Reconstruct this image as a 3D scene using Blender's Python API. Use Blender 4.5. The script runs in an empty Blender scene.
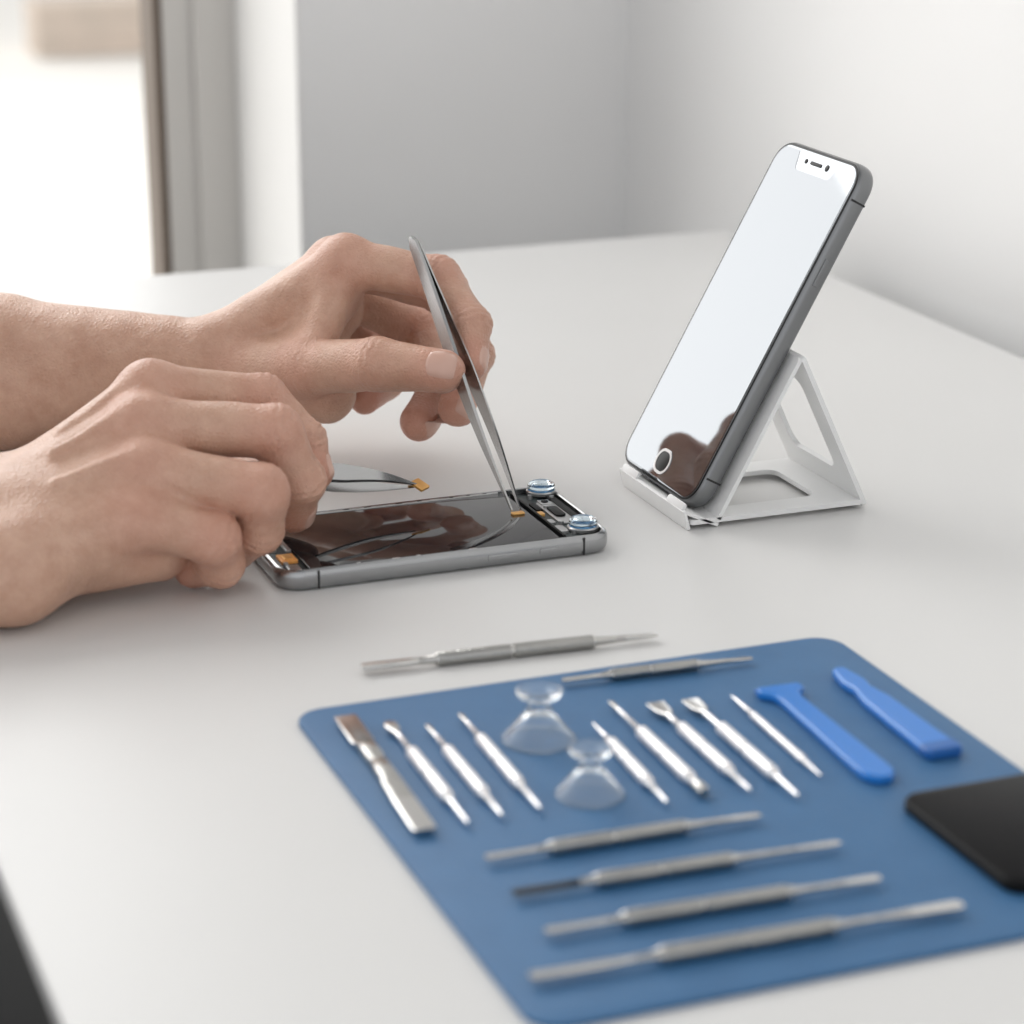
import bpy, math
import numpy as np
from mathutils import Vector, Matrix
TZ=0.75
sc=bpy.context.scene
try:
    sc.view_settings.view_transform='Standard'; sc.view_settings.look='None'
    sc.view_settings.exposure=0.0
except Exception: pass

# ------------------------------------------------------------ materials
def mat(name, col=(.8,.8,.8), rough=.5, metal=0., **kw):
    m=bpy.data.materials.new(name); m.use_nodes=True
    b=m.node_tree.nodes['Principled BSDF']
    b.inputs['Base Color'].default_value=(*col,1); b.inputs['Roughness'].default_value=rough; b.inputs['Metallic'].default_value=metal
    for k,v in kw.items():
        b.inputs[k.replace('_',' ')].default_value=v
    return m
def nodes(m): return m.node_tree.nodes, m.node_tree.links, m.node_tree.nodes['Principled BSDF']
def add_noise(m, c1, c2, scale=20, detail=4, bump=0., bscale=None, dist=.001, rough=None):
    N,L,b=nodes(m)
    tc=N.new('ShaderNodeTexCoord'); n=N.new('ShaderNodeTexNoise'); n.inputs['Scale'].default_value=scale; n.inputs['Detail'].default_value=detail
    L.new(tc.outputs['Object'],n.inputs['Vector'])
    r=N.new('ShaderNodeValToRGB'); r.color_ramp.elements[0].position=.35; r.color_ramp.elements[1].position=.65
    r.color_ramp.elements[0].color=(*c1,1); r.color_ramp.elements[1].color=(*c2,1)
    L.new(n.outputs['Fac'],r.inputs['Fac']); L.new(r.outputs['Color'],b.inputs['Base Color'])
    if bump>0:
        n2=N.new('ShaderNodeTexNoise'); n2.inputs['Scale'].default_value=bscale or scale*10; n2.inputs['Detail'].default_value=3
        L.new(tc.outputs['Object'],n2.inputs['Vector'])
        bp=N.new('ShaderNodeBump'); bp.inputs['Strength'].default_value=bump; bp.inputs['Distance'].default_value=dist
        L.new(n2.outputs['Fac'],bp.inputs['Height']); L.new(bp.outputs['Normal'],b.inputs['Normal'])
    return m
M={}
M['wall']=add_noise(mat('painted_wall',rough=.75),(.87,.863,.853),(.89,.883,.873),3,2,.15,250,.0006)
M['trimw']=mat('trim_white',(.87,.86,.84),.4)
M['frame']=mat('window_frame_paint',(.68,.655,.62),.45)
M['gasket']=mat('window_gasket',(.16,.12,.09),.6)
M['desk']=add_noise(mat('desk_laminate',rough=.38,Specular_IOR_Level=.4),(.655,.649,.638),(.67,.664,.653),6,2,.05,900,.0002)
M['deskedge']=mat('desk_edge',(.30,.30,.30),.5)
M['legs']=mat('desk_leg',(.05,.05,.055),.4,.6)
M['darkunit']=mat('dark_unit_black',(.006,.006,.007),.6,Specular_IOR_Level=.2)  # black of the invented unit that darkens the gap under the desk
M['floor']=add_noise(mat('floor_boards',rough=.8,Specular_IOR_Level=.1),(.02,.018,.016),(.03,.027,.023),4,4)
M['ground']=add_noise(mat('terrace_concrete',rough=.9),(.87,.84,.79),(.91,.88,.83),2,3)
M['planter']=add_noise(mat('planter_wood',rough=.8),(.56,.48,.41),(.64,.54,.46),6,3)
M['mat']=add_noise(mat('silicone_blue',rough=.52),(.032,.122,.265),(.037,.134,.285),60,4,.35,1800,.0003)
M['steel']=add_noise(mat('brushed_steel',rough=.22,metal=1.),(.46,.45,.43),(.54,.53,.51),200,3)
M['steelblade']=mat('polished_steel',(.62,.61,.59),.16,1.)
M['dark']=mat('black_plastic',(.012,.012,.013),.35)
M['alu']=mat('bright_aluminium',(.94,.92,.92),.25,.7)
M['tweez']=mat('tweezer_steel',(.42,.42,.42),.22,1.)
M['blue']=mat('blue_plastic',(.018,.19,.60),.30)
M['blued']=mat('blue_plastic_dark',(.015,.12,.40),.4)
M['clear']=mat('clear_vinyl',(.94,.975,1.0),.03,IOR=1.24,Transmission_Weight=.93)
M['phframe']=mat('phone_frame_grey',(.22,.225,.23),.28,.9)
M['phframe2']=mat('phone_frame_silver',(.36,.365,.37),.25,.95)
M['glass']=mat('black_display_glass',(.012,.012,.014),.05,IOR=1.65)
M['mglass']=mat('black_module_glass',(.002,.002,.003),.06,Specular_IOR_Level=.08)
M['mirror']=mat('cover_glass',(.245,.255,.268),.03,.92)
M['bezel']=mat('cover_glass_border',(.178,.187,.198),.05,.92)
M['black']=mat('matt_black',(.004,.004,.004),.4,Specular_IOR_Level=.15)
M['pcb']=mat('circuit_board',(.02,.03,.03),.45)
M['shield']=mat('shield_plate',(.52,.52,.52),.30,.9)
M['gold']=mat('copper_gold_flex',(.80,.44,.14),.35,.6)
M['kapton']=mat('orange_flex',(.78,.35,.09),.4,.2)
M['lensb']=mat('blue_lens_base',(.10,.28,.50),.25,.3)
M['lens']=mat('lens_glass',(.80,.93,1.0),.03,IOR=1.5,Transmission_Weight=1.0)
M['stand']=mat('white_stand',(.78,.78,.775),.33)
M['cloth']=add_noise(mat('sleeve_cloth',rough=.9),(.05,.06,.08),(.07,.08,.1),60,3,.5,800,.0005)
M['nail']=mat('fingernail',(.61,.385,.31),.22)

def knurl(name,col,rough,metal,f=2600):
    m=mat(name,col,rough,metal); N,L,b=nodes(m)
    tc=N.new('ShaderNodeTexCoord')
    v=N.new('ShaderNodeTexVoronoi'); v.inputs['Scale'].default_value=f*.35
    L.new(tc.outputs['Object'],v.inputs['Vector'])
    bp=N.new('ShaderNodeBump'); bp.inputs['Strength'].default_value=.7; bp.inputs['Distance'].default_value=.0003
    L.new(v.outputs['Distance'],bp.inputs['Height']); L.new(bp.outputs['Normal'],b.inputs['Normal'])
    return m
M['knurl']=knurl('knurled_steel',(.38,.375,.36),.30,1.)
M['knurlw']=knurl('knurled_aluminium',(.94,.92,.92),.36,.6)
def skin():
    m=mat('skin',(.55,.33,.23),.42); N,L,b=nodes(m)
    at=N.new('ShaderNodeAttribute'); at.attribute_name='flush'
    tc=N.new('ShaderNodeTexCoord')
    n=N.new('ShaderNodeTexNoise'); n.inputs['Scale'].default_value=80; n.inputs['Detail'].default_value=9; n.inputs['Roughness'].default_value=.7
    L.new(tc.outputs['Object'],n.inputs['Vector'])
    r=N.new('ShaderNodeValToRGB'); r.color_ramp.elements[0].position=.30; r.color_ramp.elements[1].position=.72
    r.color_ramp.elements[0].color=(.48,.275,.19,1); r.color_ramp.elements[1].color=(.63,.405,.30,1)
    L.new(n.outputs['Fac'],r.inputs['Fac'])
    mx=N.new('ShaderNodeMixRGB'); mx.inputs['Color2'].default_value=(.56,.235,.17,1)
    L.new(at.outputs['Fac'],mx.inputs['Fac']); L.new(r.outputs['Color'],mx.inputs['Color1']); L.new(mx.outputs['Color'],b.inputs['Base Color'])
    b.inputs['Subsurface Weight'].default_value=.10; b.inputs['Subsurface Radius'].default_value=(1,.4,.25); b.inputs['Subsurface Scale'].default_value=.003
    v=N.new('ShaderNodeTexVoronoi'); v.inputs['Scale'].default_value=560; v.feature='DISTANCE_TO_EDGE'; L.new(tc.outputs['Object'],v.inputs['Vector'])
    n3=N.new('ShaderNodeTexNoise'); n3.inputs['Scale'].default_value=200; n3.inputs['Detail'].default_value=6; n3.inputs['Distortion'].default_value=.6; L.new(tc.outputs['Object'],n3.inputs['Vector'])
    ad=N.new('ShaderNodeMath'); ad.operation='MULTIPLY_ADD'; ad.inputs[1].default_value=1.2; L.new(v.outputs['Distance'],ad.inputs[0]); L.new(n3.outputs['Fac'],ad.inputs[2])
    bp=N.new('ShaderNodeBump'); bp.inputs['Strength'].default_value=.42; bp.inputs['Distance'].default_value=.0012
    L.new(ad.outputs[0],bp.inputs['Height']); L.new(bp.outputs['Normal'],b.inputs['Normal'])
    return m
M['skin']=skin()

# ------------------------------------------------------------ mesh helpers
def add(name, verts, faces, mats, parent=None, loc=(0,0,0), fm=None, smooth=False, mtx=None):
    me=bpy.data.meshes.new(name); me.from_pydata([tuple(v) for v in verts],[],faces); 
    for m in (mats if isinstance(mats,(list,tuple)) else [mats]): me.materials.append(M[m])
    if fm is not None: me.polygons.foreach_set('material_index',fm)
    if smooth: me.polygons.foreach_set('use_smooth',[True]*len(me.polygons))
    me.update()
    o=bpy.data.objects.new(name,me); sc.collection.objects.link(o)
    if mtx is not None: o.matrix_basis=mtx
    else: o.location=loc
    if parent: o.parent=parent
    if smooth=='auto':
        try:
            me.set_sharp_from_angle(angle=math.radians(40))
        except Exception: pass
    return o
def empty(name,loc=(0,0,0),rot=None):
    e=bpy.data.objects.new(name,None); e.empty_display_size=.02; sc.collection.objects.link(e); e.location=loc
    if rot: e.rotation_euler=rot
    return e
def box(name,lo,hi,m,parent=None):
    x0,y0,z0=lo;x1,y1,z1=hi
    v=[(x0,y0,z0),(x1,y0,z0),(x1,y1,z0),(x0,y1,z0),(x0,y0,z1),(x1,y0,z1),(x1,y1,z1),(x0,y1,z1)]
    f=[(0,3,2,1),(4,5,6,7),(0,1,5,4),(1,2,6,5),(2,3,7,6),(3,0,4,7)]
    return add(name,v,f,m,parent)
def rrect(w,l,r,n=8):
    pts=[]; hw,hl=w/2,l/2; r=min(r,hw,hl)
    for cx,cy,a0 in ((hw-r,hl-r,0),(-hw+r,hl-r,90),(-hw+r,-hl+r,180),(hw-r,-hl+r,270)):
        for i in range(n+1):
            a=math.radians(a0+90*i/n); pts.append((cx+r*math.cos(a),cy+r*math.sin(a)))
    return pts
def prism(w,l,levels,r,n=8):
    V=[];F=[];k=4*(n+1)
    for z,ins in levels:
        V+=[(x,y,z) for x,y in rrect(w-2*ins,l-2*ins,max(r-ins,.00005),n)]
    for j in range(len(levels)-1):
        for i in range(k):
            a=j*k+i;b=j*k+(i+1)%k; F.append((a,b,b+k,a+k))
    F.append(tuple(range(k-1,-1,-1))); F.append(tuple(range((len(levels)-1)*k,len(levels)*k)))
    return V,F
def blev(h,b,n=3,z0=0):
    L=[(z0+b*(1-math.cos(math.pi/2*i/n)), b*(1-math.sin(math.pi/2*i/n))) for i in range(n+1)]
    T=[(z0+h-(z-z0),ins) for z,ins in reversed(L)]
    return L+T
def rbox(name,w,l,h,r,b,m,parent=None,loc=(0,0,0),n=8,mtx=None):
    V,F=prism(w,l,blev(h,b),r,n)
    return add(name,V,F,m,parent,loc,smooth='auto',mtx=mtx)
def plate_hole(w,l,t,r,hw,hl,hr,off=(0,0),n=8):
    o=rrect(w,l,r,n); i=[(x+off[0],y+off[1]) for x,y in rrect(hw,hl,hr,n)]; k=len(o)
    V=[(x,y,0) for x,y in o]+[(x,y,0) for x,y in i]+[(x,y,t) for x,y in o]+[(x,y,t) for x,y in i]
    F=[]
    for a in range(k):
        b=(a+1)%k
        F+=[(a,a+k,b+k,b),(a+2*k,b+2*k,b+3*k,a+3*k),(a,b,b+2*k,a+2*k),(a+k,a+3*k,b+3*k,b+k)]
    return V,F
def loft(rings,n=20,p=2.0):
    """rings: (t,halfw,halfh,matidx) along +Y; returns verts,faces,matids"""
    V=[];F=[];fm=[]
    for t,w,h,_ in rings:
        for i in range(n):
            a=2*math.pi*i/n; c,s=math.cos(a),math.sin(a)
            e=2/ (p if abs(w-h)<1e-6 else 5)
            V.append((w*math.copysign(abs(c)**e,c),t,h*math.copysign(abs(s)**e,s)))
    for j in range(len(rings)-1):
        for i in range(n):
            a=j*n+i;b=j*n+(i+1)%n; F.append((a,a+n,b+n,b)); fm.append(rings[j][3])
    F.append(tuple(range(n))); fm.append(rings[0][3]); F.append(tuple(range(len(rings)*n-1,(len(rings)-1)*n-1,-1))); fm.append(rings[-1][3])
    return V,F,fm
MZ=TZ+.002
def tool(name,a,b,rings,mats,base=MZ,roll=0):
    a=Vector((*a,0));b=Vector((*b,0)); L=(b-a).length
    sc_=L/rings[-1][0]
    rr=[(t*sc_,w*1e-3,h*1e-3,m) for t,w,h,m in rings]
    hm=max(r[2] for r in rr)
    V,F,fm=loft(rr)
    d=(b-a).normalized(); ang=math.atan2(-d.x,d.y)
    mt=Matrix.Translation((a.x,a.y,base+hm+.0001))@Matrix.Rotation(ang,4,'Z')
    return add(name,V,F,mats,fm=fm,smooth='auto',mtx=mt)
def extr(name,outline,h,b,m,mtx,parent=None):
    k=len(outline); pts=np.array(outline)
    nxt=np.roll(pts,-1,0)-pts; prv=pts-np.roll(pts,1,0)
    nn=nxt/np.linalg.norm(nxt,axis=1,keepdims=True)+prv/np.linalg.norm(prv,axis=1,keepdims=True)
    nn/= (np.linalg.norm(nn,axis=1,keepdims=True)+1e-9); inn=np.stack([-nn[:,1],nn[:,0]],1)
    V=[];F=[]
    for z,ins in ((0,b),(b,0),(h-b,0),(h,b)):
        q=pts+inn*ins; V+=[(x,y,z) for x,y in q]
    for j in range(3):
        for i in range(k):
            a=j*k+i;c=j*k+(i+1)%k; F.append((a,c,c+k,a+k))
    F.append(tuple(range(k-1,-1,-1)));F.append(tuple(range(3*k,4*k)))
    return add(name,V,F,m,parent,smooth='auto',mtx=mtx)
def lathe(prof,n=40):
    V=[];F=[]
    for r,z in prof:
        for i in range(n):
            a=2*math.pi*i/n; V.append((r*math.cos(a),r*math.sin(a),z))
    for j in range(len(prof)-1):
        for i in range(n):
            a=j*n+i;b=j*n+(i+1)%n; F.append((a,b,b+n,a+n))
    return V,F
def cyl(name,r,h,loc,m,parent=None,n=24,dome=0):
    prof=[(.00001,0),(r,0),(r,h*.7),(r*.92,h)]
    if dome:
        prof=[(.00001,0),(r,0)]+[(r*math.cos(a),h*.3+h*.7*math.sin(a)) for a in [math.pi/2*i/8 for i in range(8)]]
    prof.append((.00001,h)); V,F=lathe(prof,n); return add(name,V,F,m,parent,loc,smooth='auto')

# ------------------------------------------------------------ room
YB=1.767; XR=.773; WX=.510; WL=-1.35; SILL=.22; HEAD=2.35; TH=.20
box('floor',(-2.2,-1.6,-.06),(XR+.1,YB+TH,0),'floor')
w=empty('wall_back')
box('pier_right',(WX,YB,0),(XR+.1,YB+TH,2.7),'wall',w)
box('below_window',(WL,YB,0),(WX,YB+TH,SILL),'wall',w)
box('above_window',(WL,YB,HEAD),(WX,YB+TH,2.7),'wall',w)
box('pier_left',(-2.2,YB,0),(WL,YB+TH,2.7),'wall',w)
box('wall_right',(XR,-1.6,0),(XR+.1,YB,2.7),'wall')
win=empty('window_1')
YF=YB+.184
box('reveal_lining_right',(WX-.003,YB+.001,SILL),(WX,YF,HEAD),'trimw',win)
box('frame_right',(.450,YF,SILL),(WX,YF+.055,HEAD),'frame',win)
box('frame_right_step',(.474,YF-.008,SILL),(WX-.003,YF,HEAD),'frame',win)
box('gasket_right',(.443,YF+.004,SILL+.06),(.450,YF+.05,HEAD-.06),'gasket',win)
box('frame_left',(WL,YF,SILL),(WL+.06,YF+.055,HEAD),'frame',win)
box('frame_bottom',(WL+.06,YF,SILL),(.450,YF+.055,SILL+.06),'frame',win)
box('frame_top',(WL+.06,YF,HEAD-.06),(.450,YF+.055,HEAD),'frame',win)
box('mullion',(-.52,YF,SILL+.06),(-.45,YF+.055,HEAD-.06),'frame',win)
box('baseboard_right',(XR-.012,-1.6,0),(XR,YB,.08),'trimw')
box('baseboard_back',(WX,YB-.012,0),(XR-.012,YB,.08),'trimw')
# outside
box('terrace_ground',(-9,YB+TH,-.12),(12,24,-.06),'ground')
pl=empty('wooden_planter',(1.77,8.64,-.06))
for i in range(3): box('board_%d'%i,(-.24,-.12,.01+i*.062),(.24,.12,.066+i*.062),'planter',pl)

# ------------------------------------------------------------ desk
DX0,DX1,DY0,DY1=.0957,.713,.06,1.462
d=empty('desk',((DX0+DX1)/2,(DY0+DY1)/2,0))
V,F=prism(DX1-DX0,DY1-DY0,[(-.009,.0005),(-.0085,0),(-.0015,0)],.006)
add('desk_core',V,F,'deskedge',d,(0,0,TZ),smooth='auto')
V,F=prism(DX1-DX0,DY1-DY0,[(-.0015,0),(-.0006,.0001),(0,.0008)],.006)
add('desk_top',V,F,'desk',d,(0,0,TZ),smooth='auto')
for i,(sx,sy) in enumerate(((1,1),(1,-1),(-1,1),(-1,-1))):
    box('leg_%d'%(i+1),(sx*.27-.02,sy*.66-.02,0),(sx*.27+.02,sy*.66+.02,TZ-.009),'legs',d)
cb=empty('added_dark_unit',(.404,1.17,0))  # invented unit, added only to blacken the view below the desk edge
box('dark_unit_body',(-.245,-.19,0),(.235,.19,.70),'darkunit',cb)
for i in range(3):
    box('dark_unit_front_%d'%(i+1),(-.241,-.206,.03+i*.222),(.231,-.190,.245+i*.222),'darkunit',cb)
    box('dark_unit_pull_%d'%(i+1),(-.06,-.216,.19+i*.222),(.06,-.206,.200+i*.222),'legs',cb)

# ------------------------------------------------------------ mat
V,F=prism(.2090,.2300,blev(.002,.0005),.011,10)
add('silicone_repair_mat',V,F,'mat',None,(.3141,.6443,TZ),smooth='auto')

# ------------------------------------------------------------ tools
def dbl(hr,hs,he,L,endw=1.9,tipw=2.4,m0=1,dark=False):
    k=2 if not dark else 3
    return [(0,endw*.9,.5,k),(2,endw,.55,k),(hs*.55,endw*.85,.7,k),(hs*.8,1.15,1.15,0),(hs-2,1.3,1.3,0),(hs,hr*.82,hr*.82,0),(hs+1,hr,hr,1),
            ((hs+he)/2-2,hr,hr,1),((hs+he)/2-1.9,hr*.9,hr*.9,0),((hs+he)/2-1.1,hr*.9,hr*.9,0),((hs+he)/2-1,hr,hr,1),(he-1,hr,hr,0),(he,hr*.8,hr*.8,0),
            (he+3,1.25,1.25,0),(he+(L-he)*.35,1.0,1.0,0),(he+(L-he)*.6,tipw*.75,.7,2),(L-2,tipw,.45,2),(L,tipw*.75,.3,2)]
ST=['steel','knurl','steelblade','dark']
def S(x,y,k=.987): return (x*k,y*k)
tool('metal_spudger',S(.2463,.7943,.9925),S(.3599,.7866,.9925),
     [(0,2.3,.8,2),(1,2.5,.9,2),(17,2.3,1.0,2),(21,1.4,1.4,0),(27,1.6,1.6,0),(28.5,2.6,2.6,1),(56,2.6,2.6,0),(56.1,2.2,2.2,0),(57.5,2.2,2.2,0),(57.6,2.6,2.6,1),(88,2.6,2.6,0),(89.5,1.8,1.8,0),(99,1.2,1.2,0),(101,1.9,.8,2),(111,2.2,.5,2),(113.8,1.2,.3,2)],ST,base=TZ)
tool('metal_spudger',S(.3096,.7576),S(.3827,.7527),dbl(2.1,18,52,73,1.4,1.3),ST)
tool('metal_spudger',S(.2339,.6329),S(.3252,.6305),dbl(2.3,21,66,91.3,1.5,1.6),ST)
tool('metal_spudger',S(.2335,.6083),S(.3391,.6037),dbl(2.3,26,70,105.7,1.6,1.4,dark=True),ST)
tool('metal_spudger',S(.2333,.5824),S(.3389,.5783),dbl(2.4,24,76,105.7,1.6,1.8),ST)
tool('metal_spudger',S(.2196,.5591),S(.3526,.5545),dbl(2.5,38,92,133,2.2,2.6),ST)
AL=['alu','knurlw','steelblade','dark']
def drv(hr,L,hs,he,top='spoon',tip=.5):
    if top=='spoon': R=[(0,.8,.4,2),(1.2,2.1,.6,2),(4,2.5,.7,2),(8,1.8,.8,2),(12,.9,.9,0)]
    elif top=='flat': R=[(0,3.4,.4,2),(.6,3.5,.5,2),(8,2.9,.7,2),(9.5,2.6,.9,2),(12.5,1.1,1.1,0)]
    elif top=='pick': R=[(0,.35,.35,0),(6,.7,.7,0),(11,.9,.9,0)]
    else: R=[(0,.8,.4,2),(3,1.0,.6,2),(8,.8,.8,0)]
    return R+[(hs-1,1.1,1.1,0),(hs,hr*.85,hr*.85,0),(hs+.6,hr,hr,1),((hs+he)/2-1,hr,hr,0),((hs+he)/2-.8,hr*.80,hr*.80,0),((hs+he)/2,hr*.80,hr*.80,0),((hs+he)/2+.2,hr,hr,1),
         (he-2,hr,hr,0),(he-1.8,hr*.80,hr*.80,0),(he-1,hr*.80,hr*.80,0),(he-.8,hr*.95,hr*.95,0),(he,hr*.9,hr*.9,0),(he+1,1.1,1.1,0),(L-3,tip+.3,tip+.3,0),(L,tip,tip,0)]
tool('flat_metal_pry_tool',S(.2267,.7520,.989),S(.2229,.6566,.989),[(0,3.9,.4,2),(.8,4.0,.5,2),(24,3.9,.7,2),(26,2.9,1.6,0),(28,3.0,2.2,0),(40,3.0,2.2,0),(41,2.5,1.9,0),(42.5,2.5,1.9,0),(43.5,3.0,2.2,0),(56,3.0,2.2,0),(59,3.5,1.2,0),(72,3.7,.9,2),(93,3.9,.6,2),(95.5,3.5,.3,2)],ST)
tool('precision_screwdriver',S(.2395,.7434),S(.2375,.6579),drv(2.25,85.5,27,66,'spoon'),AL)
tool('precision_screwdriver',S(.2511,.7361),S(.2495,.6596),drv(2.1,76.5,22,60,'slim'),AL)
tool('precision_screwdriver',S(.2649,.7412),S(.2626,.6601),drv(2.1,81,22,62,'slim'),AL)
tool('precision_screwdriver',S(.3048,.7174),S(.3019,.6498),drv(2.1,67.5,17,52,'pick'),AL)
t6=drv(2.3,81,28,70,'slim')[:-2]+[(74,1.9,1.9,2),(80,2.1,2.1,2),(81,1.5,1.5,2)]
tool('precision_screwdriver',S(.3176,.7326),S(.3161,.6517),t6,['alu','knurlw','steel','dark'])
tool('precision_screwdriver',S(.3319,.7261),S(.3306,.6486),drv(2.2,77.5,23,62,'flat'),AL)
tool('precision_screwdriver',S(.3445,.7242),S(.3429,.6390),drv(2.3,85,26,68,'flat'),AL)
tool('precision_pick',S(.3607,.7240),S(.3581,.6523),[(0,.4,.4,0),(8,.8,.8,0),(17,1.0,1.0,0),(18,1.35,1.35,1),(58,1.35,1.35,0),(59,1.0,1.0,0),(71.7,.35,.35,0)],AL)
def sym(half,endr=True):
    r=[(w,t) for t,w in half]; l=[(-w,t) for t,w in reversed(half)]
    return [(x*1e-3,y*1e-3) for x,y in r+l]
def place(a,b,z):
    a=Vector((*a,0));b=Vector((*b,0)); dd=(b-a).normalized(); ang=math.atan2(-dd.x,dd.y)
    return Matrix.Translation((a.x,a.y,z))@Matrix.Rotation(ang,4,'Z')
p1=empty('plastic_pry_tool'); p1.matrix_basis=place(S(.3785,.7245),S(.3757,.6413),MZ)
extr('body',sym([(0,7.2),(1,8.3),(4,8.6),(5.5,7.6),(8,5),(12,4.3),(20,4.4),(50,5.2),(72,5.8),(77,5.6),(80.5,4.2),(82.5,1.8)]),.0032,.0007,'blue',Matrix(),p1)
extr('head_blade',sym([(-1.5,7.8),(-.8,8.2),(1,8.0),(2,7)]),.0018,.0004,'blued',Matrix.Translation((0,0,.0003)),p1)
p2=empty('plastic_pry_tool'); p2.matrix_basis=place(S(.4062,.7309),S(.4047,.6520),MZ)
extr('body',sym([(0,1.5),(1,2.6),(5,3.2),(11,4.2),(14,4.3),(19,3.4),(24,4.2),(30,5.3),(60,6.0),(72,6.3)]),.0036,.0008,'blue',Matrix(),p2)
extr('end_blade',sym([(71,6.2),(72,6.8),(76,6.8),(78,5.8)]),.0040,.0008,'blued',Matrix(),p2)

def cup(loc,s):
    prof=[(12.3,0),(12.6,.5),(12.2,1.2),(10.6,3.2),(8.6,5.8),(6.7,8.4),(5.0,10.9),(3.9,12.8),(3.5,14.2),(3.9,15.6),(5.8,16.8),(7.5,17.6),(8.0,18.5),(7.7,19.4),(6.9,19.5),(4.2,18.3),(1.8,17.6),(.01,17.4)]
    inner=[(.01,11.0),(2.2,10.4),(3.9,9.4),(6.0,7.2),(7.9,4.8),(9.8,2.5),(11.3,.8),(11.7,0),(12.3,0)]
    pr=[(r*s*1e-3,z*s*1e-3*.92) for r,z in inner+prof[1:]]
    V,F=lathe(pr,48); return add('suction_cup',V,F,'clear',None,loc,smooth=True)
cup((.2806,.7068,MZ+.0001),1.0); cup((.2796,.6600,MZ+.0001),.89)

bp=empty('phone_display_module',(.4118,.5835,MZ))
rbox('back_shell',.091,.0685,.0036,.007,.0008,'black',bp)
rbox('glass',.0895,.067,.0007,.0065,.0003,'mglass',bp,(0,0,.0033))

# ------------------------------------------------------------ smartphone being repaired
ph=empty('disassembled_smartphone',(.3112,.9155,TZ))
PW,PL,PH=.1425,.0728,.0088
k=4*11
V=[];F=[]
lv=[(0,.0030),(.0006,.0014),(.0018,.0004),(.0032,0),(.0062,0),(.0076,.0004),(.0085,.0012),(.0088,.0019),(.0085,.0026),(.0058,.0028)]
for z,ins in lv: V+=[(x,y,z) for x,y in rrect(PW-2*ins,PL-2*ins,.0105-ins,10)]
for j in range(len(lv)-1):
    for i in range(k):
        a=j*k+i;b=j*k+(i+1)%k; F.append((a,b,b+k,a+k))
F.append(tuple(range(k-1,-1,-1)))
F.append(tuple(range((len(lv)-1)*k,len(lv)*k)))
add('metal_frame',V,F,'phframe2',ph,smooth='auto')
rbox('inner_tray',PW-.0064,PL-.0064,.0004,.007,.0001,'pcb',ph,(0,0,.0058))
rbox('display_panel',.1065,.0655,.0016,.0015,.0004,'glass',ph,(-.0047,0,.0066))
rbox('display_edge_far',.100,.0012,.0009,.0004,.0002,'shield',ph,(-.004,.0332,.0076))
rng=np.random.RandomState(4)
for i in range(14):
    x=-.053+i*.0078+rng.uniform(-.001,.001)
    for yy in (-.0335,.0335):
        if rng.rand()<.75: rbox('clip_%d'%i,rng.uniform(.0015,.0045),.0010,.0008,.0003,.0002,'shield' if rng.rand()<.45 else 'black',ph,(x,yy,.0078),n=3)
def part(nm,x,y,w,l,h,m,z=.0062,r=.0006): rbox(nm,w,l,h,min(r,w/2.1,l/2.1),min(.0002,h/3),m,ph,(x,y,z),n=4)
part('camera_bracket',.0605,.0010,.0085,.030,.0016,'shield',r=.002)
part('logic_board',.0560,-.0020,.0085,.060,.0009,'pcb')
part('antenna_cover',.0655,0,.0035,.050,.0018,'black')
part('earpiece',.0600,.0005,.0045,.0130,.0024,'black',r=.002)
part('sensor_module',.0600,.0140,.0050,.0060,.0022,'shield')
part('sensor_window',.0600,.0140,.0030,.0035,.0026,'black',r=.0014)
part('connector_cover',.0535,-.0210,.0040,.0080,.0020,'shield')
part('flex_tail',.0545,.0100,.0030,.0100,.0019,'black')
part('chip_gold',.0530,.0010,.0030,.0042,.0020,'gold')
part('chip_small',.0535,-.0100,.0026,.0046,.0018,'shield')
part('battery_bar',.0512,.0000,.0012,.062,.0022,'black')
for i,(x,y) in enumerate(((.0570,.0235),(.0570,-.0265),(.0655,.0195),(.0650,-.0165),(.0565,-.0140),(.0580,.0075),(-.0655,.024),(-.0655,-.024),(-.0640,.006))):
    cyl('screw_%d'%i,.0011,.0026,(x,y,.0062),'shield',ph,16)
for i,(x,y) in enumerate(((.0645,.0290),(.0625,-.0230))):
    cyl('lens_ring_%d'%i,.0066,.0016,(x,y,.0075),'shield',ph,32)
    cyl('lens_iris_%d'%i,.0058,.0003,(x,y,.0091),'lensb',ph,32)
    cyl('lens_pupil_%d'%i,.0026,.0003,(x,y,.0094),'black',ph,24)
    cyl('lens_dome_%d'%i,.0060,.0034,(x,y,.0098),'lens',ph,32,dome=1)
part('lower_board',-.0633,0,.0085,.062,.0010,'pcb')
part('lower_speaker',-.0645,.0160,.0052,.0190,.0020,'black',r=.001)
part('charging_port',-.0660,-.0010,.0040,.0110,.0022,'shield',r=.001)
part('copper_connector',-.0630,-.0170,.0068,.0095,.0022,'kapton')
part('copper_connector_pad',-.0630,-.0170,.0036,.0060,.0026,'gold')
part('lower_bracket',-.0635,-.0285,.0050,.0070,.0019,'shield')
part('lower_bracket_b',-.0595,.0020,.0022,.0200,.0019,'shield')
for i,(x,w) in enumerate(((.0220,.0130),(.0420,.0080))):
    rbox('side_button_%d'%i,w,.0010,.0022,.0004,.0003,'phframe2',ph,(x,-PL/2+.0001,.0036))
for i,x in enumerate((-.0560,.0570)):
    box('antenna_gap_%d'%i,(x,-PL/2-.00005,.0008),(x+.0009,-PL/2+.0006,.0082),'dark',ph)
rbox('lifted_connector',.0055,.0032,.0008,.0005,.0002,'gold',ph,(.0435,.0027,.0082))

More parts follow.
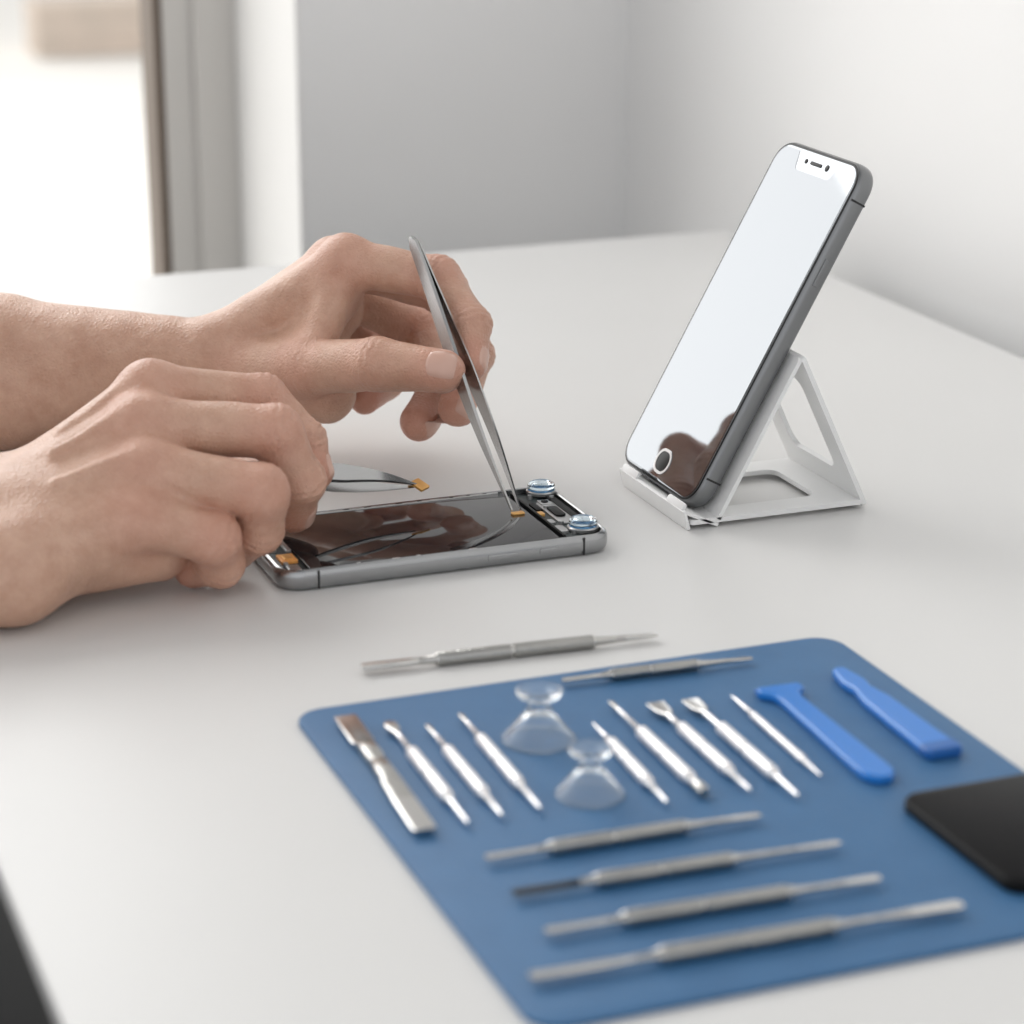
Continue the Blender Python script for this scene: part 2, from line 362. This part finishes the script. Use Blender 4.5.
# ------------------------------------------------------------ smartphone on the stand
lean=math.radians(28.9); yc=.9385
up=Vector((math.sin(lean),0,math.cos(lean))); nf=Vector((-math.cos(lean),0,math.sin(lean))); sx=Vector((0,-1,0))
org=Vector((.4258,yc,TZ+.0080))
R=Matrix((sx,up,nf)).transposed().to_4x4()
sp=empty('smartphone'); sp.matrix_basis=Matrix.Translation(org)@R
SL,SW,SH=.1615,.0775,.0088
V,F=prism(SW,SL,[(0,.0024),(.0007,.0010),(.0018,.0003),(.0034,0),(.0058,0),(.0073,.0003),(.0083,.0009),(.0087,.0015)],.0110,10)
add('phone_body',V,F,'phframe',sp,(0,SL/2,-SH),smooth='auto')
rbox('cover_glass_rim',SW-.0024,SL-.0024,.0004,.0100,.0002,'black',sp,(0,SL/2,-.0003),n=10)
rbox('cover_glass',SW-.0044,SL-.0044,.0003,.0092,.0001,'bezel',sp,(0,SL/2,-.0001),n=10)
W2,H2=(SW-.0062)/2,(SL-.0062)/2; r=.0075; out=[]
def arc(cx,cy,r,a0,a1,n=8): return [(cx+r*math.cos(math.radians(a0+(a1-a0)*i/n)),cy+r*math.sin(math.radians(a0+(a1-a0)*i/n))) for i in range(n+1)]
nw,nh=.0165,.0085
out+=arc(W2-r,-H2+r,r,270,360)+arc(W2-r,H2-r,r,0,90)
out+=[(nw+.002,H2)]+arc(nw-.0035,H2-nh+.0035,.0035,0,-90)+arc(-nw+.0035,H2-nh+.0035,.0035,-90,-180)+[(-nw-.002,H2)]+arc(-W2+r,H2-r,r,90,180)
out+=arc(-W2+r,-H2+r,r,180,270)
V=[(x,y,.00030) for x,y in out]; add('display_area',V,[tuple(range(len(V)))],'mirror',sp,(0,SL/2,0))
rbox('earpiece_slot',.0100,.0016,.0002,.0007,.00005,'black',sp,(.0000,SL-.0068,.00025))
cyl('front_camera',.0015,.0002,(.0100,SL-.0068,.00025),'black',sp)
cyl('front_sensor',.0011,.0002,(-.0092,SL-.0068,.00025),'black',sp)
V,F=plate_hole(.0135,.0115,.0003,.0055,.0110,.0090,.0043); add('home_button_ring',V,F,'shield',sp,(0,.0105,.00030),smooth='auto')
rbox('home_button',.0110,.0090,.0002,.0043,.00005,'black',sp,(0,.0105,.00030))
rbox('power_button',.0010,.0125,.0024,.0004,.0003,'phframe',sp,(SW/2+.0001,SL*.70,-.0052))
rbox('volume_button',.0010,.0090,.0024,.0004,.0003,'phframe',sp,(-SW/2-.0001,SL*.72,-.0052))
for y in (.014,SL-.016): box('antenna_gap',(SW/2-.0006,y,-.0080),(SW/2+.00005,y+.0009,-.0008),'dark',sp)

st=empty('phone_stand',(0,.9285,TZ))
SWd=.0680
def panel(nm,a,b,t,hole,r=.004,w=SWd,y=0):
    a=Vector((a[0],0,a[1]));b=Vector((b[0],0,b[1])); L=(b-a).length; ux=(b-a).normalized(); uy=Vector((0,1,0)); uz=ux.cross(uy)
    Rm=Matrix((ux,uy,uz)).transposed().to_4x4(); mt=Matrix.Translation((a+b)/2+Vector((0,y,0)))@Rm
    if hole: V,F=plate_hole(L,w,t,r,L-hole[0],w-hole[1],.006,(hole[2],0))
    else: V,F=prism(L,w,blev(t,.0003),r)
    return add(nm,V,F,'stand',st,smooth='auto',mtx=mt)
panel('base',(.4240,.0022),(.5065,.0022),.0021,(.028,.026,-.002),r=.0015)
panel('rear_support',(.4735,.0700),(.5065,.0008),.0021,(.030,.026,-.001),r=.002)
panel('back_rest',(.4368,.0012),(.4742,.0698),.0018,(.026,.026,.001),r=.002)
panel('lower_lip',(.4375,.0014),(.4216,.0088),.0016,None,.001)
for s in (-1,1):
    panel('hook_%d'%(s+2),(.4216,.0080),(.4232,.0108),.0015,None,.001,w=.016,y=s*.0240)
panel('front_foot',(.4240,.0004),(.4216,.0090),.0016,None,.0005)

# ------------------------------------------------------------ tweezers
def tweezers(tip,top,gapdir,gtip,gmid,wmax=.0088,wt=.5):
    tip=Vector(tip);top=Vector(top); ax=(top-tip); L=ax.length; ax.normalize()
    gx=Vector(gapdir); gx=(gx-ax*gx.dot(ax)).normalized(); wy=ax.cross(gx)
    V=[];F=[];n=36
    for sgn in (-1,1):
        base=len(V)
        for i in range(n+1):
            t=i/n
            if t<.32: g=gtip+(gmid-gtip)*math.sin(t/.32*math.pi/2)
            else: g=gmid*(math.cos((t-.32)/.68*math.pi)*.5+.5)
            g=g/2+.0001
            wd=.0008+(wmax-.0008)*(min(1,t/wt)**1.05) if t<wt else wmax*(1-.25*((t-wt)/(1-wt))**2)
            if t>.96: wd*=math.sqrt(max(0.05,1-((t-.96)/.04)**2*.9))
            th=.0007+.0006*min(1,t/.25)
            for a,b in ((0,-1),(0,1),(1,1),(1,-1)):
                p=tip+ax*(t*L)+gx*(sgn*(g+a*th))+wy*(b*wd/2*(1 if a==0 else .86)); V.append(p)
        for i in range(n):
            for k in range(4):
                a=base+i*4+k;b=base+i*4+(k+1)%4; F.append((a,b,b+4,a+4) if sgn<0 else (a,a+4,b+4,b))
        F.append(tuple(base+x for x in (0,1,2,3))); F.append(tuple(base+n*4+x for x in (3,2,1,0)))
    return V,F
def TZv(p): return (p[0],p[1],p[2]+TZ)
V,F=tweezers(TZv((.3540,.9186,.0098)),TZv((.3418,1.0149,.1088)),(1,.45,0),.0036,.0062,.0078)
add('tweezers',V,F,'tweez',smooth='auto')
tw=empty('tweezers')
V,F=tweezers(TZv((.3162,.9388,.0190)),TZv((.2360,.9214,.0405)),(0,-.72,.70),.0012,.0088,.0090,.46)
add('arms',V,F,'tweez',tw,smooth='auto')
Rz=Matrix.Rotation(math.radians(40),4,'Z')@Matrix.Rotation(math.radians(25),4,'X')
rbox('held_flex_chip',.0066,.0066,.0012,.0006,.0002,'gold',tw,mtx=Matrix.Translation(TZv((.3180,.9388,.0186)))@Rz)

# ------------------------------------------------------------ hands (implicit surface -> mesh)
def cap(P,a,b,r1,r2):
    a=np.array(a,np.float32);b=np.array(b,np.float32); ab=b-a; pa=P-a
    t=np.clip(pa@ab/(ab@ab+1e-12),0,1)
    return np.linalg.norm(pa-t[:,None]*ab,axis=1)-(r1+(r2-r1)*t)
def smin(a,b,k):
    h=np.clip(.5+.5*(b-a)/k,0,1); return b*(1-h)+a*h-k*h*(1-h)
def make_sdf(palm,fingers,tendons,kp=.009):
    def f(P):
        d=None
        for (a,b,r1,r2) in palm:
            c=cap(P,a,b,r1,r2); d=c if d is None else smin(d,c,kp)
        for (a,b,r1,r2) in tendons:
            d=smin(d,cap(P,a,b,r1,r2),.0030)
        for pts,rad in fingers:
            df=None
            for i in range(len(pts)-1):
                c=cap(P,pts[i],pts[i+1],rad[i],rad[i+1]); df=c if df is None else smin(df,c,.0030)
            for j in range(1,len(pts)-1):
                J=np.array(pts[j],np.float32); q=P-J; dist=np.linalg.norm(q,axis=1)
                dirv=np.array(pts[j+1])-np.array(pts[j-1]); dirv=(dirv/np.linalg.norm(dirv)).astype(np.float32)
                s=q@dirv
                df=df-.0008*np.exp(-(s/.006)**2)*np.exp(-(dist/.014)**2)+.0008*np.maximum(np.cos(2*np.pi*(s+.0005*np.sin(P[:,2]*900+P[:,0]*500))/.0034),-.2)*np.exp(-(s/.0054)**2)*np.exp(-(dist/.015)**2)
            m=np.array(pts[0],np.float32); dm=np.linalg.norm(P-m,axis=1)
            k=.0012+.0085*np.clip(1-dm/.028,0,1)
            d=smin(d,df,k)
            d=d-.0014*np.exp(-(dm/.0125)**2)
        d=d+.00045*np.sin(P[:,0]*210)*np.sin(P[:,1]*190+1)*np.sin(P[:,2]*230)
        return np.maximum(d,.0004-P[:,2])
    return f
def surfnets(phi,org,h):
    s=phi<0; nx,ny,nz=phi.shape
    cnt=np.zeros((nx-1,ny-1,nz-1),np.int8)
    for dx in (0,1):
        for dy in (0,1):
            for dz in (0,1): cnt+=s[dx:nx-1+dx,dy:ny-1+dy,dz:nz-1+dz]
    act=(cnt>0)&(cnt<8); I,J,K=np.nonzero(act); idx=-np.ones(act.shape,np.int64); idx[I,J,K]=np.arange(len(I))
    pos=np.zeros((len(I),3)); num=np.zeros(len(I))
    cs=[(a,b,c) for a in (0,1) for b in (0,1) for c in (0,1)]
    for a in cs:
        for ax in range(3):
            if a[ax]==0:
                b=list(a); b[ax]=1
                pa=phi[I+a[0],J+a[1],K+a[2]]; pb=phi[I+b[0],J+b[1],K+b[2]]
                m=(pa<0)!=(pb<0); t=np.where(m,pa/(pa-pb+1e-20),0)
                p=np.array(a,float)+np.zeros((len(I),3)); p[:,ax]+=t
                pos[m]+=p[m]; num[m]+=1
    pos/=num[:,None]; pos+=np.stack([I,J,K],1); pos=pos*h+np.array(org)
    Q=[]
    for ax in range(3):
        sl0=[slice(None)]*3;sl1=[slice(None)]*3; sl0[ax]=slice(0,-1);sl1[ax]=slice(1,None)
        A=s[tuple(sl0)];B=s[tuple(sl1)]; X=np.argwhere(A!=B)
        u,v=(ax+1)%3,(ax+2)%3
        ok=(X[:,u]>0)&(X[:,v]>0)&(X[:,u]<phi.shape[u]-1)&(X[:,v]<phi.shape[v]-1); X=X[ok]
        def g(du,dv):
            c=X.copy(); c[:,u]+=du;c[:,v]+=dv; return idx[c[:,0],c[:,1],c[:,2]]
        q=np.stack([g(-1,-1),g(0,-1),g(0,0),g(-1,0)],1)
        inside=A[X[:,0],X[:,1],X[:,2]]
        q[~inside]=q[~inside][:,::-1]; Q.append(q)
    return pos,np.concatenate(Q)
def hand(palm,fingers,lo,hi,nails,parent,tendons=(),h=.0008,bs=16):
    f=make_sdf(palm,fingers,tendons)
    n=[int(math.ceil((hi[i]-lo[i])/h/bs)) for i in range(3)]
    ci=np.stack(np.meshgrid(*[np.arange(k) for k in n],indexing='ij'),-1).reshape(-1,3)
    cc=(ci*bs+bs/2)*h+np.array(lo); fc=f(cc.astype(np.float32))
    phi=np.empty([k*bs for k in n],np.float32)
    for c,v in zip(ci,fc): phi[c[0]*bs:(c[0]+1)*bs,c[1]*bs:(c[1]+1)*bs,c[2]*bs:(c[2]+1)*bs]=.01 if v>0 else -.01
    a=ci[np.abs(fc)<bs*h*.95+.001]
    g=np.stack(np.meshgrid(*[np.arange(bs)]*3,indexing='ij'),-1).reshape(-1,3)
    for s0 in range(0,len(a),100):
        ch=a[s0:s0+100]; P=((ch[:,None,:]*bs+g[None])*h+np.array(lo)).reshape(-1,3).astype(np.float32)
        vals=f(P).reshape(len(ch),bs,bs,bs)
        for c,v in zip(ch,vals): phi[c[0]*bs:(c[0]+1)*bs,c[1]*bs:(c[1]+1)*bs,c[2]*bs:(c[2]+1)*bs]=v
    pos,Q=surfnets(phi,lo,h)
    fl=np.zeros(len(pos))
    for pts,rad in fingers:
        for j,wgt in zip(range(len(pts)),(.6,.65,.4,.7)):
            fl=np.maximum(fl,wgt*np.exp(-(np.linalg.norm(pos-np.array(pts[j]),axis=1)/.0135)**2*.9))
    V=pos.tolist(); Fq=Q.tolist(); fm=[0]*len(Fq)
    for (c,dr,nn,wd,ln) in nails:
        c=np.array(c,float);dr=np.array(dr,float);dr/=np.linalg.norm(dr);nn=np.array(nn,float);nn-=dr*(nn@dr);nn/=np.linalg.norm(nn);lt=np.cross(nn,dr)
        m=17; base=len(V); U=np.linspace(-1,1,m); P=[];uv=[]
        for v in U:
            for u in U:
                a_=u*math.sqrt(1-v*v/2); b_=v*math.sqrt(1-u*u/2)
                a_=.55*a_+.45*u*.93; b_=.55*b_+.45*v*.93
                P.append(c+dr*(b_*ln/2)+lt*(a_*wd/2)); uv.append((u,v))
        P=np.array(P); uv=np.array(uv)
        X=P+nn*.016; 
        for it in range(24): X=X-nn[None]*np.clip(f(X.astype(np.float32))[:,None],-.002,.002)*.8
        edge=np.maximum(np.abs(uv[:,0]),np.abs(uv[:,1]))
        X=X+nn[None]*(.00055*(1-np.clip(edge,0,1)**8)-.00015)[:,None]
        V+=X.tolist(); fl=np.concatenate([fl,np.zeros(len(X))])
        for i in range(m-1):
            for j in range(m-1):
                q=base+i*m+j; Fq.append([q,q+1,q+m+1,q+m]); fm.append(1)
    o=add('hand_skin',V,Fq,['skin','nail'],parent,(0,0,TZ),fm=fm,smooth=True)
    at=o.data.attributes.new('flush','FLOAT','POINT'); at.data.foreach_set('value',fl.astype(np.float32))
    return o

# far hand (left hand, back up, thumb towards the camera)
Ai=[(.3184,1.0399,.0943),(.3540,1.0145,.0893),(.3605,.9902,.0727),(.3545,.9765,.0588)]
Am=[(.3200,1.0607,.0900),(.3650,1.0364,.0781),(.3700,1.0150,.0530),(.3565,.9980,.0335)]
Ar=[(.3198,1.0769,.0759),(.3620,1.0642,.0531),(.3610,1.0330,.0330),(.3430,1.0130,.0240)]
Ap=[(.3179,1.0883,.0592),(.3460,1.0797,.0400),(.3440,1.0640,.0300),(.3300,1.0500,.0270)]
At=[(.2749,1.0540,.0452),(.2956,1.0219,.0518),(.3161,.9870,.0602),(.3391,.9673,.0597)]
palmA=[((-.04,1.262,.055),(.177,1.1316,.045),.036,.0245),((-.04,1.245,.045),(.1738,1.120,.0245),.034,.0225),
 ((.177,1.1316,.045),(.2600,1.066,.0515),.0245,.0150),((.1738,1.120,.0245),(.262,1.080,.0400),.0225,.0150),
 ((.262,1.064,.053),Ai[0],.0115,.0100),((.262,1.070,.050),Am[0],.0120,.0105),((.262,1.076,.046),Ar[0],.0120,.0105),((.262,1.082,.042),Ap[0],.0120,.0100),
 ((.268,1.060,.043),At[1],.0140,.0115),((.272,1.064,.034),(.306,1.032,.036),.0150,.0130),
 (At[1],Ai[0],.0085,.0090),((.290,1.038,.050),(.318,1.045,.078),.0100,.0095),
 ((.275,1.078,.034),(.318,1.083,.044),.0140,.0120),((.290,1.055,.048),(.322,1.062,.066),.0120,.0110),
 ((.295,1.045,.036),(.322,1.050,.042),.0120,.0110)]
fA=[(Ai,(.0105,.0096,.0084,.0076)),(Am,(.0105,.0100,.0092,.0086)),(Ar,(.0103,.0098,.0092,.0086)),(Ap,(.0095,.0084,.0080,.0074)),(At,(.0140,.0122,.0112,.0094))]
nailA=[((.3404,.9664,.0600),(.0230,-.0197,.0010),(-.35,-.75,.58),.0132,.0132),
 ((.3552,.9778,.0605),(-.0081,-.0137,-.0139),(.80,-.50,.15),.0100,.0110),
 ((.3560,.9980,.0325),(-.0150,-.0170,-.0195),(.2,-.8,.3),.0105,.0115),
 ((.3425,1.0130,.0240),(-.018,-.020,-.009),(.1,-.8,-.2),.0105,.0115)]
arm1=empty('hand_with_forearm')
hand(palmA,fA,(-.09,.940,-.006),(.395,1.31,.125),nailA,arm1)
# near hand (right hand, back towards the camera)
Bi=[(.2039,.9339,.0720),(.2500,.9350,.0640),(.2640,.9258,.0475),(.2662,.9195,.0360)]
Bm=[(.1953,.9158,.0642),(.2459,.9017,.0599),(.2560,.9028,.0386),(.2554,.9128,.0222)]
Br=[(.1926,.8975,.0513),(.2339,.8800,.0430),(.2345,.8890,.0250),(.2250,.9050,.0110)]
Bp=[(.1869,.8847,.0367),(.2140,.8765,.0275),(.2180,.8855,.0140),(.2105,.8985,.0085)]
Bt=[(.1707,.9600,.0240),(.2107,.9720,.0205),(.2421,.9610,.0225),(.2620,.9405,.0285)]
palmB=[((-.05,1.005,.038),(.1486,.9360,.0290),.034,.0205),((-.05,.965,.032),(.1375,.8830,.0210),.034,.0205),
 ((.02,.96,.030),(.143,.911,.028),.026,.0210),
 ((.1486,.9360,.0310),Bi[0],.0160,.0108),((.145,.922,.032),Bm[0],.0170,.0110),((.142,.905,.030),Br[0],.0175,.0110),((.1395,.889,.0240),Bp[0],.0170,.0105),
 ((.1530,.9420,.0290),Bt[1],.0150,.0115),((.165,.935,.035),(.203,.955,.035),.0160,.0110),(Bt[1],Bi[0],.0085,.0090),
 ((.150,.895,.0200),(.195,.895,.0200),.0150,.0130),((.160,.915,.035),(.204,.912,.038),.0160,.0140),((.19,.900,.030),(.212,.902,.026),.0120,.0110)]
fB=[(Bi,(.0112,.0102,.0090,.0080)),(Bm,(.0114,.0106,.0094,.0084)),(Br,(.0112,.0106,.0094,.0084)),(Bp,(.0106,.0096,.0086,.0078)),(Bt,(.0140,.0120,.0105,.0092))]
nailB=[((.2668,.9200,.0367),(.0016,-.0063,-.013),(.9,-.3,.1),.0105,.0110),
 ((.2556,.9120,.0235),(0,.010,-.0164),(.75,-.6,-.1),.0105,.0110),
 ((.2268,.9035,.0130),(-.009,.0166,-.0148),(.7,-.3,-.6),.0100,.0100)]
nB=np.array((-.47,-.41,.78)); tend=[]
for (m_,w_,rw) in ((Bi[0],(.1486,.9300,.0320),.0172),(Bm[0],(.145,.918,.032),.0180),(Br[0],(.142,.903,.030),.0185)):
    m_=np.array(m_);w_=np.array(w_)
    p_=m_+nB*.0098; q_=w_+(m_-w_)*.45+nB*.0148
    tend.append((tuple(p_),tuple(q_),.0022,.0016))
arm2=empty('hand_with_forearm')
hand(palmB,fB,(-.10,.845,-.006),(.285,1.05,.10),nailB,arm2,tend)
def sleeve(a,b,r1,r2,parent):
    a=Vector(TZv(a));b=Vector(TZv(b)); ax=(b-a); L=ax.length; q=ax.to_track_quat('Z','Y').to_matrix().to_4x4()
    prof=[(r1*.86,.004),(r1*.94,-.001),(r1*1.02,.002),(r1*1.05,.010),(r1*1.05,.022),(r1*.99,.027),(r1*1.0,.032),(r1*1.03,.05),(r2,L*.7),(r2*1.02,L),(r2*.6,L+.012),(.0001,L+.014)]
    V,F=lathe(prof,48); return add('rolled_sleeve',V,F,'cloth',parent,smooth=True,mtx=Matrix.Translation(a)@q)
sleeve((.010,1.223,.050),(-.15,1.325,.075),.050,.062,arm1)
sleeve((-.005,.965,.038),(-.17,1.035,.060),.052,.064,arm2)

# ------------------------------------------------------------ camera
yaw,pitch=math.radians(20.976),math.radians(18.057)
cd=bpy.data.cameras.new('camera'); cd.sensor_width=36; cd.lens=2460/1024*36; cd.clip_start=.02
cam=bpy.data.objects.new('camera',cd); sc.collection.objects.link(cam); sc.camera=cam
cam.location=(0,0,TZ+.33); cam.rotation_euler=(math.radians(90)-pitch,0,-yaw)
cd.dof.use_dof=True; cd.dof.focus_distance=1.05; cd.dof.aperture_fstop=8.5

# ------------------------------------------------------------ light
wd=bpy.data.worlds.new('daylight'); sc.world=wd; wd.use_nodes=True
N=wd.node_tree.nodes;L=wd.node_tree.links; bg=N['Background']
tc=N.new('ShaderNodeTexCoord')
def lobe(dv,stops):
    dt=N.new('ShaderNodeVectorMath'); dt.operation='DOT_PRODUCT'; dt.inputs[1].default_value=Vector(dv).normalized()
    L.new(tc.outputs['Generated'],dt.inputs[0])
    rp=N.new('ShaderNodeValToRGB'); e=rp.color_ramp.elements
    e[0].position=stops[0][0]; e[0].color=(*stops[0][1],1); e[1].position=stops[-1][0]; e[1].color=(*stops[-1][1],1)
    for p,c in stops[1:-1]: q=e.new(p); q.color=(*c,1)
    mr=N.new('ShaderNodeMapRange'); mr.inputs['From Min'].default_value=-1; mr.inputs['From Max'].default_value=1
    L.new(dt.outputs['Value'],mr.inputs['Value']); L.new(mr.outputs['Result'],rp.inputs['Fac']); return rp
A=lobe((-.55,.83,.08),[(0,(.046,.047,.049)),(.68,(.046,.047,.049)),(.91,(.78,.78,.77)),(1,(.98,.98,.97))])
B=lobe((-.25,-.95,.12),[(0,(0,0,0)),(.55,(0,0,0)),(.8,(.155,.156,.158)),(1,(.28,.282,.286))])
ad=N.new('ShaderNodeMixRGB'); ad.blend_type='ADD'; ad.inputs['Fac'].default_value=1
L.new(A.outputs['Color'],ad.inputs['Color1']); L.new(B.outputs['Color'],ad.inputs['Color2']); L.new(ad.outputs['Color'],bg.inputs['Color'])
bg.inputs['Strength'].default_value=3.4
al=bpy.data.lights.new('terrace_skylight','AREA'); al.shape='RECTANGLE'; al.size=5; al.size_y=4; al.energy=190; al.color=(1,.99,.975)
ao=bpy.data.objects.new('terrace_skylight',al); sc.collection.objects.link(ao); ao.location=(0,5.2,3.7); ao.rotation_euler=(math.radians(-18),0,0)
